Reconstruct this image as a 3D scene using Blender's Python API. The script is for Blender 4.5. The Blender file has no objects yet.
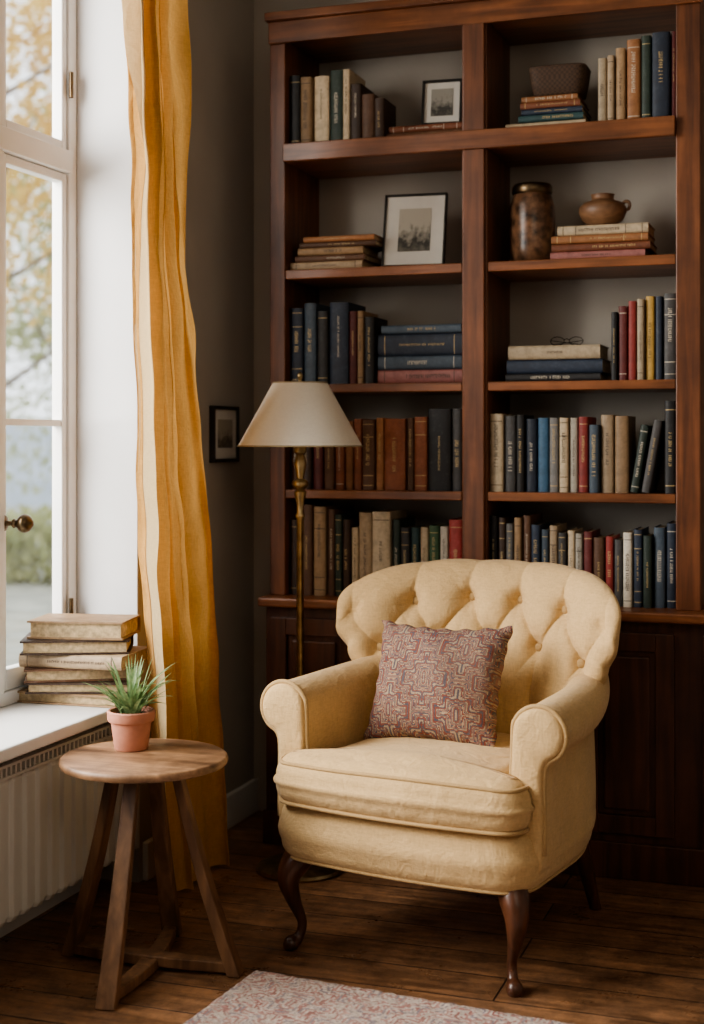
import bpy, bmesh, math, random
from mathutils import Vector, Matrix
random.seed(7)
PI=math.pi
COL=bpy.context.scene.collection
F=1420.0; HZ=440.0; CH=1.2; YAW=math.radians(19); S=math.sin(YAW); C=math.cos(YAW)
def W(px,py,Y):
    k=(px-352)/F; X=Y*(k*C-S)/(C+k*S); d=-S*X+C*Y
    return X, CH+(HZ-py)/F*d
def P(u,z): return (C*u-S*z, S*u+C*z)

# ------------------------------------------------------------------ materials
def newmat(name):
    m=bpy.data.materials.new(name); m.use_nodes=True
    nt=m.node_tree; b=nt.nodes['Principled BSDF']
    return m,nt,b
def N(nt,t,**kw):
    n=nt.nodes.new(t)
    for k,v in kw.items():
        if k in n.inputs: n.inputs[k].default_value=v
        else: setattr(n,k,v)
    return n
def ramp(nt,stops,interp='LINEAR'):
    r=nt.nodes.new('ShaderNodeValToRGB'); r.color_ramp.interpolation=interp
    e=r.color_ramp.elements
    while len(e)<len(stops): e.new(0.5)
    for i,(p,c) in enumerate(stops):
        e[i].position=p; e[i].color=(c[0],c[1],c[2],1)
    return r
def coords(nt,scale=(1,1,1),rot=(0,0,0),kind='Object'):
    tc=nt.nodes.new('ShaderNodeTexCoord'); mp=nt.nodes.new('ShaderNodeMapping')
    mp.inputs['Scale'].default_value=scale; mp.inputs['Rotation'].default_value=rot
    nt.links.new(tc.outputs[kind],mp.inputs['Vector']); return mp.outputs['Vector']
def mulc(c,f): return tuple(min(1,x*f) for x in c)
def plain(name,col,rough=.6,var=.2,scale=12,bump=.1,bscale=150,metal=0,bdist=.002,spec=.5):
    m,nt,b=newmat(name); L=nt.links
    v=coords(nt)
    n=N(nt,'ShaderNodeTexNoise',Scale=scale,Detail=5.0); L.new(v,n.inputs['Vector'])
    r=ramp(nt,[(.3,mulc(col,1-var)),(.7,mulc(col,1+var))]); L.new(n.outputs['Fac'],r.inputs['Fac'])
    L.new(r.outputs['Color'],b.inputs['Base Color'])
    b.inputs['Roughness'].default_value=rough; b.inputs['Metallic'].default_value=metal
    b.inputs['Specular IOR Level'].default_value=spec
    if bump:
        n2=N(nt,'ShaderNodeTexNoise',Scale=bscale,Detail=3.0); L.new(v,n2.inputs['Vector'])
        bp=N(nt,'ShaderNodeBump',Strength=bump,Distance=bdist); L.new(n2.outputs['Fac'],bp.inputs['Height'])
        L.new(bp.outputs['Normal'],b.inputs['Normal'])
    return m
def wood(name,dark,light,axis='z',rough=.4,k=1.0,spec=.5,lo=.28,hi=.72,wear=.9):
    m,nt,b=newmat(name); L=nt.links
    s={'x':(1.5,22,22),'y':(22,1.5,22),'z':(22,22,1.5)}[axis]
    v=coords(nt,tuple(q*k for q in s))
    n=N(nt,'ShaderNodeTexNoise',Scale=2.0,Detail=8.0,Distortion=.6); L.new(v,n.inputs['Vector'])
    r=ramp(nt,[(lo,dark),(.5,tuple((a+c)/2 for a,c in zip(dark,light))),(hi,light)]); L.new(n.outputs['Fac'],r.inputs['Fac'])
    v0=coords(nt); n0=N(nt,'ShaderNodeTexNoise',Scale=(3.5 if wear<1 else 16.0),Detail=5.0,Roughness=.65); L.new(v0,n0.inputs['Vector'])
    r0=ramp(nt,[(.32,(.55,.52,.50)),(.66,(1.12,1.12,1.12))]); L.new(n0.outputs['Fac'],r0.inputs['Fac'])
    mx=N(nt,'ShaderNodeMix',data_type='RGBA',blend_type='MULTIPLY'); mx.inputs[0].default_value=min(1,wear)
    L.new(r.outputs['Color'],mx.inputs[6]); L.new(r0.outputs['Color'],mx.inputs[7]); L.new(mx.outputs[2],b.inputs['Base Color'])
    b.inputs['Roughness'].default_value=rough; b.inputs['Specular IOR Level'].default_value=spec
    bp=N(nt,'ShaderNodeBump',Strength=.15,Distance=.002); L.new(n.outputs['Fac'],bp.inputs['Height']); L.new(bp.outputs['Normal'],b.inputs['Normal'])
    return m
def fabric(name,col,var=.12,weave=900,bump=.35,wr=0.0,transl=0,rough=.9,wscale=14.0,wstretch=(1,1,1),wdist=.012,big=.24):
    m,nt,b=newmat(name); L=nt.links
    v=coords(nt)
    n=N(nt,'ShaderNodeTexNoise',Scale=7.0,Detail=6.0); L.new(v,n.inputs['Vector'])
    va=coords(nt,(weave,weave,weave*.22)); vb=coords(nt,(weave*.22,weave*.22,weave))
    na=N(nt,'ShaderNodeTexNoise',Scale=1.0,Detail=2.0); L.new(va,na.inputs['Vector'])
    nb=N(nt,'ShaderNodeTexNoise',Scale=1.0,Detail=2.0); L.new(vb,nb.inputs['Vector'])
    ab=N(nt,'ShaderNodeMath',operation='ADD'); L.new(na.outputs['Fac'],ab.inputs[0]); L.new(nb.outputs['Fac'],ab.inputs[1])
    h=N(nt,'ShaderNodeMath',operation='MULTIPLY_ADD'); h.inputs[1].default_value=(1-big)/2; L.new(ab.outputs[0],h.inputs[0])
    hn=N(nt,'ShaderNodeMath',operation='MULTIPLY'); hn.inputs[1].default_value=big; L.new(n.outputs['Fac'],hn.inputs[0]); L.new(hn.outputs[0],h.inputs[2])
    r=ramp(nt,[(.36,mulc(col,1-var)),(.64,mulc(col,1+var))]); L.new(h.outputs[0],r.inputs['Fac'])
    L.new(r.outputs['Color'],b.inputs['Base Color']); b.inputs['Roughness'].default_value=rough
    b.inputs['Specular IOR Level'].default_value=.2; b.inputs['Sheen Weight'].default_value=.12
    bp=N(nt,'ShaderNodeBump',Strength=bump,Distance=.0015); L.new(ab.outputs[0],bp.inputs['Height'])
    out=bp
    if wr:
        vw=coords(nt,wstretch)
        n3=N(nt,'ShaderNodeTexNoise',Scale=wscale,Detail=3.0,Distortion=1.2); L.new(vw,n3.inputs['Vector'])
        b2=N(nt,'ShaderNodeBump',Strength=wr,Distance=wdist); L.new(n3.outputs['Fac'],b2.inputs['Height']); L.new(bp.outputs['Normal'],b2.inputs['Normal']); out=b2
    L.new(out.outputs['Normal'],b.inputs['Normal'])
    if transl:
        t=nt.nodes.new('ShaderNodeBsdfTranslucent'); L.new(r.outputs['Color'],t.inputs['Color'])
        mx=N(nt,'ShaderNodeMixShader'); mx.inputs[0].default_value=transl
        L.new(b.outputs[0],mx.inputs[1]); L.new(t.outputs[0],mx.inputs[2])
        L.new(mx.outputs[0],nt.nodes['Material Output'].inputs['Surface'])
    return m

M={}
M['wall']=plain('wall_plaster',(.44,.405,.355),.9,.08,3,.25,60,bdist=.003)
M['white']=plain('white_plaster',(.70,.71,.73),.8,.04,4,.15,80)
M['whitepaint']=plain('white_gloss_paint',(.80,.80,.79),.4,.04,6,.05,60)
M['ceil']=plain('ceiling_paint',(.45,.43,.40),.9,.04,4,.1,60)
M['radiator']=plain('radiator_enamel',(.70,.68,.62),.45,.05,5,.04,60)
M['dark']=plain('dark_gap',(.03,.03,.03),.8,.1,5,0)
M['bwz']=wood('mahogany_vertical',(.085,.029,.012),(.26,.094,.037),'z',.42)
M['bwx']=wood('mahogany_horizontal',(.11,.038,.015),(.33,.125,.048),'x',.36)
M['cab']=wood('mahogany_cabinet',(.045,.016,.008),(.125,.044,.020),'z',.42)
M['chair']=fabric('cream_linen',(.585,.405,.205),.13,260,.6,.6,wscale=13.0,wdist=.010,big=.35)
M['pipe']=fabric('cream_piping',(.46,.31,.15),.10,300,.4)
M['btn']=fabric('button_linen',(.40,.265,.125),.10,300,.4)
M['legw']=wood('walnut_leg',(.035,.014,.008),(.13,.048,.022),'z',.33)
M['table']=wood('table_oak',(.075,.036,.018),(.46,.27,.15),'x',.45,.45,lo=.30,hi=.66,wear=1.0)
M['tleg']=wood('table_leg_wood',(.11,.055,.028),(.29,.155,.078),'z',.5)
M['brass']=plain('aged_brass',(.42,.33,.19),.34,.35,40,.05,80,metal=1)
M['dbrass']=plain('dark_bronze',(.14,.10,.06),.35,.3,30,.05,80,metal=1)
M['shade']=fabric('lamp_shade_linen',(.92,.88,.79),.03,300,.12,0,.35)
M['trim']=plain('shade_trim',(.34,.28,.18),.7,.1,20,.1)
M['curtain']=fabric('mustard_linen',(.63,.355,.115),.12,260,.6,.8,.27,wscale=14.0,wstretch=(1,1,.55),wdist=.018,big=.45)
M['backlit_lining']=fabric('backlit_curtain_lining',(.78,.60,.34),.06,330,.3,.4,.42)  # lining edge; the paleness of its backlit fabric is put into the colour
M['terra']=plain('terracotta',(.55,.25,.17),.75,.15,25,.2,120)
M['soil']=plain('soil',(.04,.025,.015),.95,.4,80,.8,120,bdist=.006)
M['page']=plain('book_pages',(.50,.38,.23),.9,.3,90,.4,200)
M['gold']=plain('gilt_lettering',(.52,.38,.18),.5,.2,60,0,metal=.1)
M['pale']=plain('pale_lettering',(.58,.52,.42),.6,.1,60,0)
M['ink']=plain('dark_lettering',(.06,.045,.035),.6,.1,60,0)
M['blackframe']=plain('black_wood_frame',(.015,.013,.012),.4,.2,30,.1)
M['mat']=plain('white_mount_board',(.72,.70,.65),.85,.03,30,0)
M['metal']=plain('dark_iron',(.04,.03,.025),.35,.2,30,.1,metal=1)
M['clay']=wood('turned_brown_wood',(.13,.065,.034),(.30,.165,.088),'x',.45)
M['jar']=plain('mottled_brown_glaze',(.12,.062,.034),.3,.85,42,.15,60)
m,nt,b=newmat('woven_dark_basket'); L=nt.links; v=coords(nt)
ck=N(nt,'ShaderNodeTexChecker',Scale=140.0); L.new(v,ck.inputs['Vector']); ck.inputs['Color1'].default_value=(.085,.045,.024,1); ck.inputs['Color2'].default_value=(.045,.024,.014,1)
L.new(ck.outputs['Color'],b.inputs['Base Color']); b.inputs['Roughness'].default_value=.7
bp=N(nt,'ShaderNodeBump',Strength=.5,Distance=.002); L.new(ck.outputs['Fac'],bp.inputs['Height']); L.new(bp.outputs['Normal'],b.inputs['Normal'])
M['basket']=m
def leafmat(name,a,b_,scale=8,tr=.3):
    m=plain(name,a,.5,.1,scale,0); nt=m.node_tree; L=nt.links; b=nt.nodes['Principled BSDF']
    r=[n for n in nt.nodes if n.type=='VALTORGB'][0]
    r.color_ramp.elements[0].color=(*a,1); r.color_ramp.elements[1].color=(*b_,1)
    t=nt.nodes.new('ShaderNodeBsdfTranslucent'); L.new(r.outputs['Color'],t.inputs['Color'])
    mx=N(nt,'ShaderNodeMixShader'); mx.inputs[0].default_value=tr
    L.new(b.outputs[0],mx.inputs[1]); L.new(t.outputs[0],mx.inputs[2]); L.new(mx.outputs[0],nt.nodes['Material Output'].inputs['Surface'])
    return m
M['plant']=leafmat('plant_leaf',(.08,.17,.06),(.32,.42,.20),60,.3)
M['autumn']=leafmat('autumn_leaf',(.60,.38,.07),(.86,.64,.20),3,.5)
M['green']=leafmat('pale_green_leaf',(.30,.34,.12),(.52,.52,.24),3,.4)
M['bark']=plain('bark',(.16,.12,.09),.9,.3,10,.5,30)
M['lawn']=plain('lawn',(.38,.38,.32),.95,.25,3,.5,30)
M['pave']=plain('pale_fence',(.50,.56,.64),.8,.1,3,.1)
m,nt,b=newmat('window_glass'); L=nt.links
tr=nt.nodes.new('ShaderNodeBsdfTransparent'); gl=N(nt,'ShaderNodeBsdfGlossy',Roughness=.02)
mx=N(nt,'ShaderNodeMixShader'); mx.inputs[0].default_value=.04
L.new(tr.outputs[0],mx.inputs[1]); L.new(gl.outputs[0],mx.inputs[2]); L.new(mx.outputs[0],nt.nodes['Material Output'].inputs['Surface'])
M['glass']=m
# floor
m,nt,b=newmat('floor_planks'); L=nt.links
v=coords(nt); br=N(nt,'ShaderNodeTexBrick',Scale=1.0); br.offset=.37
br.inputs['Color1'].default_value=(.17,.088,.046,1); br.inputs['Color2'].default_value=(.34,.185,.10,1); br.inputs['Mortar'].default_value=(.022,.012,.008,1)
br.inputs['Mortar Size'].default_value=.0028; br.inputs['Mortar Smooth'].default_value=.5; br.inputs['Brick Width'].default_value=1.9; br.inputs['Row Height'].default_value=.135
L.new(v,br.inputs['Vector'])
v2=coords(nt,(2.2,20,1)); n=N(nt,'ShaderNodeTexNoise',Scale=2.2,Detail=9.0,Distortion=.5); L.new(v2,n.inputs['Vector'])
r=ramp(nt,[(.28,(.55,.53,.51)),(.72,(1.36,1.34,1.30))]); L.new(n.outputs['Fac'],r.inputs['Fac'])
mx=N(nt,'ShaderNodeMix',data_type='RGBA',blend_type='MULTIPLY'); mx.inputs[0].default_value=1
L.new(br.outputs['Color'],mx.inputs[6]); L.new(r.outputs['Color'],mx.inputs[7])
n6=N(nt,'ShaderNodeTexNoise',Scale=13.0,Detail=8.0,Roughness=.78); L.new(v,n6.inputs['Vector'])
r6=ramp(nt,[(.34,(.36,.34,.33)),(.5,(.95,.95,.95)),(.66,(1.5,1.45,1.38))]); L.new(n6.outputs['Fac'],r6.inputs['Fac'])
mx2=N(nt,'ShaderNodeMix',data_type='RGBA',blend_type='MULTIPLY'); mx2.inputs[0].default_value=.85
L.new(mx.outputs[2],mx2.inputs[6]); L.new(r6.outputs['Color'],mx2.inputs[7]); L.new(mx2.outputs[2],b.inputs['Base Color'])
n5=N(nt,'ShaderNodeTexNoise',Scale=6.0,Detail=6.0,Roughness=.7); L.new(v,n5.inputs['Vector'])
r5=ramp(nt,[(.35,(.24,)*3),(.65,(.55,)*3)]); L.new(n5.outputs['Fac'],r5.inputs['Fac']); L.new(r5.outputs['Color'],b.inputs['Roughness'])
bp=N(nt,'ShaderNodeBump',Strength=.45,Distance=.004); inv_=N(nt,'ShaderNodeMath',operation='MULTIPLY_ADD'); inv_.inputs[1].default_value=-1.0; L.new(br.outputs['Fac'],inv_.inputs[0]); L.new(n6.outputs['Fac'],inv_.inputs[2])
L.new(inv_.outputs[0],bp.inputs['Height']); L.new(bp.outputs['Normal'],b.inputs['Normal'])
M['floor']=m
def kilim(name,cols,cell,axes,med,rough=.95,bump=.6,jit=.0,grain=.3,nw=.2,rw=.9,fadec=(.36,.29,.23),fade=.5,dotw=.07,warp=.006):
    m,nt,b=newmat(name); L=nt.links
    tc=nt.nodes.new('ShaderNodeTexCoord'); sp=nt.nodes.new('ShaderNodeSeparateXYZ')
    # slightly uneven weave: coordinates gently warped
    nw_=N(nt,'ShaderNodeTexNoise',Scale=14.0,Detail=2.0); L.new(tc.outputs['Object'],nw_.inputs['Vector'])
    vm=nt.nodes.new('ShaderNodeVectorMath'); vm.operation='MULTIPLY_ADD'; vm.inputs[1].default_value=(warp,)*3
    L.new(nw_.outputs['Color'],vm.inputs[0]); L.new(tc.outputs['Object'],vm.inputs[2]); L.new(vm.outputs[0],sp.inputs[0])
    def mt(op,a,b_=None,c=None):
        n=nt.nodes.new('ShaderNodeMath'); n.operation=op
        for i,q in enumerate((a,b_,c)):
            if q is None: continue
            if isinstance(q,(int,float)): n.inputs[i].default_value=q
            else: L.new(q,n.inputs[i])
        return n.outputs[0]
    a=sp.outputs[axes[0]]; c=sp.outputs[axes[1]]
    a=mt('MULTIPLY',mt('ROUND',mt('DIVIDE',a,cell)),cell); c=mt('MULTIPLY',mt('ROUND',mt('DIVIDE',c,cell)),cell)
    fa=mt('PINGPONG',a,med[0]); fc=mt('PINGPONG',c,med[1])
    cx=nt.nodes.new('ShaderNodeCombineXYZ'); L.new(fa,cx.inputs[0]); L.new(fc,cx.inputs[1])
    n1=N(nt,'ShaderNodeTexNoise',Scale=med[2],Detail=1.0,Roughness=.5); L.new(cx.outputs[0],n1.inputs['Vector'])
    na=mt('DIVIDE',fa,med[0]); nc=mt('DIVIDE',fc,med[1])
    dia=mt('ADD',na,nc)
    sc_=mt('MULTIPLY',mt('SINE',mt('MULTIPLY',mt('SUBTRACT',na,nc),11.0)),.11)
    rings=mt('PINGPONG',mt('MULTIPLY',mt('ADD',dia,sc_),med[3]),.5)
    tot=mt('ADD',mt('MULTIPLY',mt('SUBTRACT',n1.outputs['Fac'],.5),nw),mt('MULTIPLY',rings,rw))
    dots=mt('MULTIPLY',mt('SINE',mt('MULTIPLY',fa,med[4])),mt('SINE',mt('MULTIPLY',fc,med[4])))
    tot=mt('ADD',tot,mt('MULTIPLY',dots,dotw))
    if jit:
        w=N(nt,'ShaderNodeTexWhiteNoise'); cx2=nt.nodes.new('ShaderNodeCombineXYZ'); L.new(a,cx2.inputs[0]); L.new(c,cx2.inputs[1]); L.new(cx2.outputs[0],w.inputs['Vector'])
        tot=mt('ADD',tot,mt('MULTIPLY',mt('SUBTRACT',w.outputs['Value'],.5),jit))
    r=ramp(nt,cols,'CONSTANT'); L.new(tot,r.inputs['Fac'])
    n4=N(nt,'ShaderNodeTexNoise',Scale=320.0 if cell<.005 else 130.0,Detail=2.0); L.new(tc.outputs['Object'],n4.inputs['Vector'])
    n7=N(nt,'ShaderNodeTexNoise',Scale=9.0,Detail=4.0); L.new(tc.outputs['Object'],n7.inputs['Vector'])
    mxx=N(nt,'ShaderNodeMix',data_type='RGBA',blend_type='MULTIPLY'); mxx.inputs[0].default_value=grain
    r2=ramp(nt,[(.3,(.5,.5,.5)),(.7,(1.3,1.3,1.3))]); L.new(n4.outputs['Fac'],r2.inputs['Fac'])
    L.new(r.outputs['Color'],mxx.inputs[6]); L.new(r2.outputs['Color'],mxx.inputs[7])
    mf=N(nt,'ShaderNodeMix',data_type='RGBA',blend_type='MIX'); rf=ramp(nt,[(.35,(fade*.25,)*3),(.75,(fade,)*3)]); L.new(n7.outputs['Fac'],rf.inputs['Fac']); L.new(rf.outputs['Color'],mf.inputs[0])
    L.new(mxx.outputs[2],mf.inputs[6]); mf.inputs[7].default_value=(*fadec,1); L.new(mf.outputs[2],b.inputs['Base Color'])
    b.inputs['Roughness'].default_value=rough; b.inputs['Specular IOR Level'].default_value=.1
    bp=N(nt,'ShaderNodeBump',Strength=bump,Distance=.003); L.new(n4.outputs['Fac'],bp.inputs['Height']); L.new(bp.outputs['Normal'],b.inputs['Normal'])
    return m
cr=(.40,.30,.20); rd=(.22,.065,.052); nv=(.075,.085,.115); pk=(.30,.145,.115); gy=(.18,.145,.125)
M['kilim']=kilim('kilim_weave',[(0,cr),(.04,nv),(.10,rd),(.19,cr),(.225,gy),(.29,pk),(.345,nv),(.385,cr),(.42,rd)],.0022,(0,2),(.091,.080,34,1.5,150),nw=.26,rw=.9,grain=.6,fade=.45,fadec=(.27,.19,.15),dotw=.045,bump=.9)
M['rug']=kilim('faded_rug',[(0,(.48,.40,.35)),(.06,(.30,.12,.11)),(.13,(.50,.42,.37)),(.20,(.38,.20,.175)),(.27,(.50,.42,.37)),(.32,(.22,.19,.22)),(.37,(.48,.40,.35)),(.43,(.32,.13,.12))],.005,(0,1),(.17,.14,14,1.5,75),bump=1.0,jit=.03,grain=.7,nw=.34,rw=.9,fade=.45,fadec=(.44,.36,.31),warp=.012)
def sketch(name,seed,sky=(.50,.47,.40),inkc=(.06,.06,.055)):
    m,nt,b=newmat(name); L=nt.links
    tc=nt.nodes.new('ShaderNodeTexCoord'); sp=nt.nodes.new('ShaderNodeSeparateXYZ'); L.new(tc.outputs['Generated'],sp.inputs[0])
    n=N(nt,'ShaderNodeTexNoise',Scale=4.0,Detail=8.0,Roughness=.65); mp=nt.nodes.new('ShaderNodeMapping'); mp.inputs['Location'].default_value=(seed,0,seed)
    L.new(tc.outputs['Generated'],mp.inputs['Vector']); L.new(mp.outputs[0],n.inputs['Vector'])
    a=N(nt,'ShaderNodeMath',operation='MULTIPLY_ADD'); a.inputs[1].default_value=.9; L.new(n.outputs['Fac'],a.inputs[0])
    g=N(nt,'ShaderNodeMath',operation='MULTIPLY'); g.inputs[1].default_value=-.55; L.new(sp.outputs[2],g.inputs[0]); L.new(g.outputs[0],a.inputs[2])
    r=ramp(nt,[(.12,sky),(.24,tuple(.5*(x+y) for x,y in zip(sky,inkc))),(.34,inkc),(.55,(.2,.19,.16))]); L.new(a.outputs[0],r.inputs['Fac']); L.new(r.outputs['Color'],b.inputs['Base Color']); b.inputs['Roughness'].default_value=.8
    return m
M['sk1']=sketch('etching_art_a',1.3); M['sk2']=sketch('etching_art_b',5.1,(.35,.34,.30)); M['sk3']=sketch('etching_art_c',9.7,(.4,.37,.3),(.12,.10,.08))

# ------------------------------------------------------------------ mesh helpers
def link(o,parent=None):
    COL.objects.link(o)
    if parent is not None: o.parent=parent
    return o
def obj(name,bm,mat,parent=None,smooth=None,bevel=0,loc=None,rot=None):
    me=bpy.data.meshes.new(name); bm.normal_update(); bm.to_mesh(me); bm.free()
    me.materials.append(mat)
    o=bpy.data.objects.new(name,me); link(o,parent)
    if smooth:
        me.shade_smooth()
        if smooth<180: me.set_sharp_from_angle(angle=math.radians(smooth))
    if bevel:
        md=o.modifiers.new('Bevel','BEVEL'); md.width=bevel; md.segments=2; md.limit_method='ANGLE'
    if loc is not None: o.location=loc
    if rot is not None: o.rotation_euler=rot
    return o
def thing(name,label,cat,loc=(0,0,0),rot=(0,0,0),group=None):
    o=bpy.data.objects.new(name,None); link(o); o.empty_display_size=.05
    o.location=loc; o.rotation_euler=rot; o['label']=label; o['category']=cat
    if group:o['group']=group
    return o
def tag(o,label,cat,group=None):
    o['label']=label;o['category']=cat
    if group:o['group']=group
    return o
def struct(name,bm,mat,label=None,cat=None,**kw):
    o=obj(name,bm,mat,**kw); o['kind']='structure'; o['label']=label or name; o['category']=cat or name.split('_')[0]
    return o
def box(bm,x0,x1,y0,y1,z0,z1):
    v=[bm.verts.new(p) for p in ((x0,y0,z0),(x1,y0,z0),(x1,y1,z0),(x0,y1,z0),(x0,y0,z1),(x1,y0,z1),(x1,y1,z1),(x0,y1,z1))]
    for f in ((0,3,2,1),(4,5,6,7),(0,1,5,4),(1,2,6,5),(2,3,7,6),(3,0,4,7)): bm.faces.new([v[i] for i in f])
    return v
def B(*boxes):
    bm=bmesh.new()
    for b_ in boxes: box(bm,*b_)
    return bm
def lathe(prof,seg=48,sq=None):
    bm=bmesh.new(); rings=[]
    for r,z in prof:
        if r<1e-6: rings.append([bm.verts.new((0,0,z))])
        else:
            ring=[]
            for i in range(seg):
                a=2*PI*i/seg; c_,s_=math.cos(a),math.sin(a); q=1
                if sq: q=1/((abs(c_)**sq+abs(s_)**sq)**(1/sq))
                ring.append(bm.verts.new((r*c_*q,r*s_*q,z)))
            rings.append(ring)
    for a,b_ in zip(rings,rings[1:]):
        for i in range(seg):
            j=(i+1)%seg
            if len(a)==1 and len(b_)==1: continue
            if len(a)==1: bm.faces.new((a[0],b_[j],b_[i]))
            elif len(b_)==1: bm.faces.new((a[i],a[j],b_[0]))
            else: bm.faces.new((a[i],a[j],b_[j],b_[i]))
    return bm
def catmull(pts,n=6,closed=False):
    pts=[Vector(p) for p in pts]; out=[]; m=len(pts)
    rng=range(m if closed else m-1)
    for i in rng:
        if closed: p0,p1,p2,p3=pts[(i-1)%m],pts[i],pts[(i+1)%m],pts[(i+2)%m]
        else: p0,p1,p2,p3=pts[max(0,i-1)],pts[i],pts[i+1],pts[min(m-1,i+2)]
        for k in range(n):
            t=k/n
            out.append(.5*((2*p1)+(-p0+p2)*t+(2*p0-5*p1+4*p2-p3)*t*t+(-p0+3*p1-3*p2+p3)*t**3))
    if not closed: out.append(pts[-1])
    return out
def tube(bm,pts,rad,seg=10,closed=False,flat=1.0,up=None):
    pts=[Vector(p) for p in pts]; n=len(pts)
    if not hasattr(rad,'__len__'): rad=[rad]*n
    rings=[]; prev=None
    for i,p in enumerate(pts):
        if closed: t=pts[(i+1)%n]-pts[i-1]
        else: t=pts[min(n-1,i+1)]-pts[max(0,i-1)]
        t.normalize()
        if prev is None:
            a=Vector(up) if up else (Vector((0,0,1)) if abs(t.z)<.9 else Vector((0,1,0)))
            nr=(a-t*a.dot(t)).normalized()
        else: nr=(prev-t*prev.dot(t)).normalized()
        prev=nr; bn=t.cross(nr)
        rings.append([bm.verts.new(p+(nr*math.cos(2*PI*k/seg)+bn*math.sin(2*PI*k/seg)*flat)*rad[i]) for k in range(seg)])
    m=n if closed else n-1
    for i in range(m):
        a,b_=rings[i],rings[(i+1)%n]
        for k in range(seg):
            j=(k+1)%seg; bm.faces.new((a[k],a[j],b_[j],b_[k]))
    if not closed:
        bm.faces.new(list(reversed(rings[0]))); bm.faces.new(rings[-1])
    return bm
def rtube(bm,pr,n=6,seg=14,flat=1.0):
    c=catmull([Vector(p[:3]) for p in pr],n); r=catmull([Vector((p[3],0,0)) for p in pr],n)
    return tube(bm,c,[max(.001,q.x) for q in r],seg,flat=flat)
def fixn(bm): bmesh.ops.recalc_face_normals(bm,faces=bm.faces[:]); return bm

# ------------------------------------------------------------------ room shell
XW=-1.80; YB=4.25; YE=3.45; XWIN=-2.0; XO=-2.02
struct('floor',B((-2.1,2.4,-1.6,4.6,-.1,0)),M['floor'],'dark worn wooden plank floor','floor')
struct('ceiling',B((-2.1,2.4,-1.6,4.6,2.8,2.9)),M['ceil'],'plain ceiling','ceiling')
struct('wall_back',B((XO,2.4,YB,4.6,0,2.8)),M['wall'],'grey plaster wall behind the bookcase','wall')
struct('wall_right',B((2.2,2.4,-1.6,YB,0,2.8)),M['wall'],'grey plaster side wall','wall')
struct('wall_front',B((XO,2.2,-1.6,-1.4,0,2.8)),M['wall'],'grey plaster wall behind the viewer','wall')
YS=.95
struct('wall_left',B((XO,XW,YE,YB,0,2.8),(XO,XW,-1.4,YS,0,2.8),(XO,XW,YS,YE,2.62,2.8)),M['wall'],'grey plaster wall around the window','wall')
struct('wall_left_niche',B((XO,-1.915,YS,YE,0,.495)),M['white'],'white wall under the window sill','wall')
struct('trim_1',B((-1.985,XW-.001,YE-.006,YE-.0005,.53,2.62),(-1.985,XW-.001,YS+.0005,YS+.006,.53,2.62),(-1.985,XW-.001,YS,YE,2.613,2.6195)),M['white'],'white window reveal','window reveal')
struct('baseboard_left',B((XW,XW+.018,YE+.02,YB-.001,0,.105)),M['whitepaint'],'painted baseboard beside the bookcase','baseboard',bevel=.004)
struct('baseboard_back',B((-.02,2.19,YB-.018,YB,0,.105)),M['whitepaint'],'painted baseboard along back wall','baseboard',bevel=.004)
struct('window_sill',B((-2.03,-1.715,YS+.002,YE-.008,.500,.530)),M['whitepaint'],'white window sill above radiator','window sill',bevel=.006)
w=bpy.data.objects.new('window_1',None); link(w); w.location=(XWIN,3.2,.53); w['kind']='structure'; w['label']='tall white casement window with small panes'; w['category']='window'
def wp(name,mat,*boxes,bevel=.003,**kw):
    bs=[(a-XWIN,b_-XWIN,c-3.2,d-3.2,e-.53,f-.53) for a,b_,c,d,e,f in boxes]
    return obj(name,B(*bs),mat,w,bevel=bevel,**kw)
yo0,yo1=YS+.007,YE-.007
X0_,X1_=-2.030,-1.985
wp('frame',M['whitepaint'],(X0_,X1_,yo1-.040,yo1,.531,2.612),(X0_,X1_,yo0,yo0+.045,.531,2.612),(X0_,X1_,yo0+.045,yo1-.04,2.56,2.612),(X0_,X1_,yo0+.045,yo1-.04,.531,.565))
wp('transom',M['whitepaint'],(-2.028,-1.975,yo0+.045,yo1-.04,1.925,1.985))
mull=[3.045,2.28,1.58]
for ym in mull: wp('mullion',M['whitepaint'],(-2.029,-1.98,ym-.035,ym+.035,.565,1.925),(-2.029,-1.98,ym-.035,ym+.035,1.985,2.56))
edges=[yo1-.040]+[q for ym in mull for q in (ym+.035,ym-.035)]+[yo0+.045]
for i in range(0,len(edges),2):
    y1,y0=edges[i],edges[i+1]
    for za,zb in ((.565,1.925),(1.985,2.56)):
        st=.026
        s=wp('sash',M['whitepaint'],(-2.024,-1.992,y0+.002,y0+st,za+.002,zb-.002),(-2.024,-1.992,y1-st,y1-.002,za+.002,zb-.002),(-2.024,-1.992,y0+st,y1-st,za+.002,za+(.055 if za<1 else st)),(-2.024,-1.992,y0+st,y1-st,zb-st,zb-.002))
        g=wp('pane',M['glass'],(-2.012,-2.008,y0+st,y1-st,za+.03,zb-st),bevel=0)
        if za<1: wp('muntin',M['whitepaint'],(-2.022,-1.996,y0+st,y1-st,1.237,1.255),bevel=.002)
hz=CH-(523-HZ)*3.58/F
bm=lathe([(0,0),(.020,0),(.020,.004),(.012,.008),(0,.009)],24); bmesh.ops.rotate(bm,verts=bm.verts[:],cent=(0,0,0),matrix=Matrix.Rotation(PI/2,3,'Y')); bmesh.ops.translate(bm,verts=bm.verts[:],vec=(.0085,3.09-3.2,hz-.53))
obj('handle_plate',bm,M['dbrass'],w,smooth=60)
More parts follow.
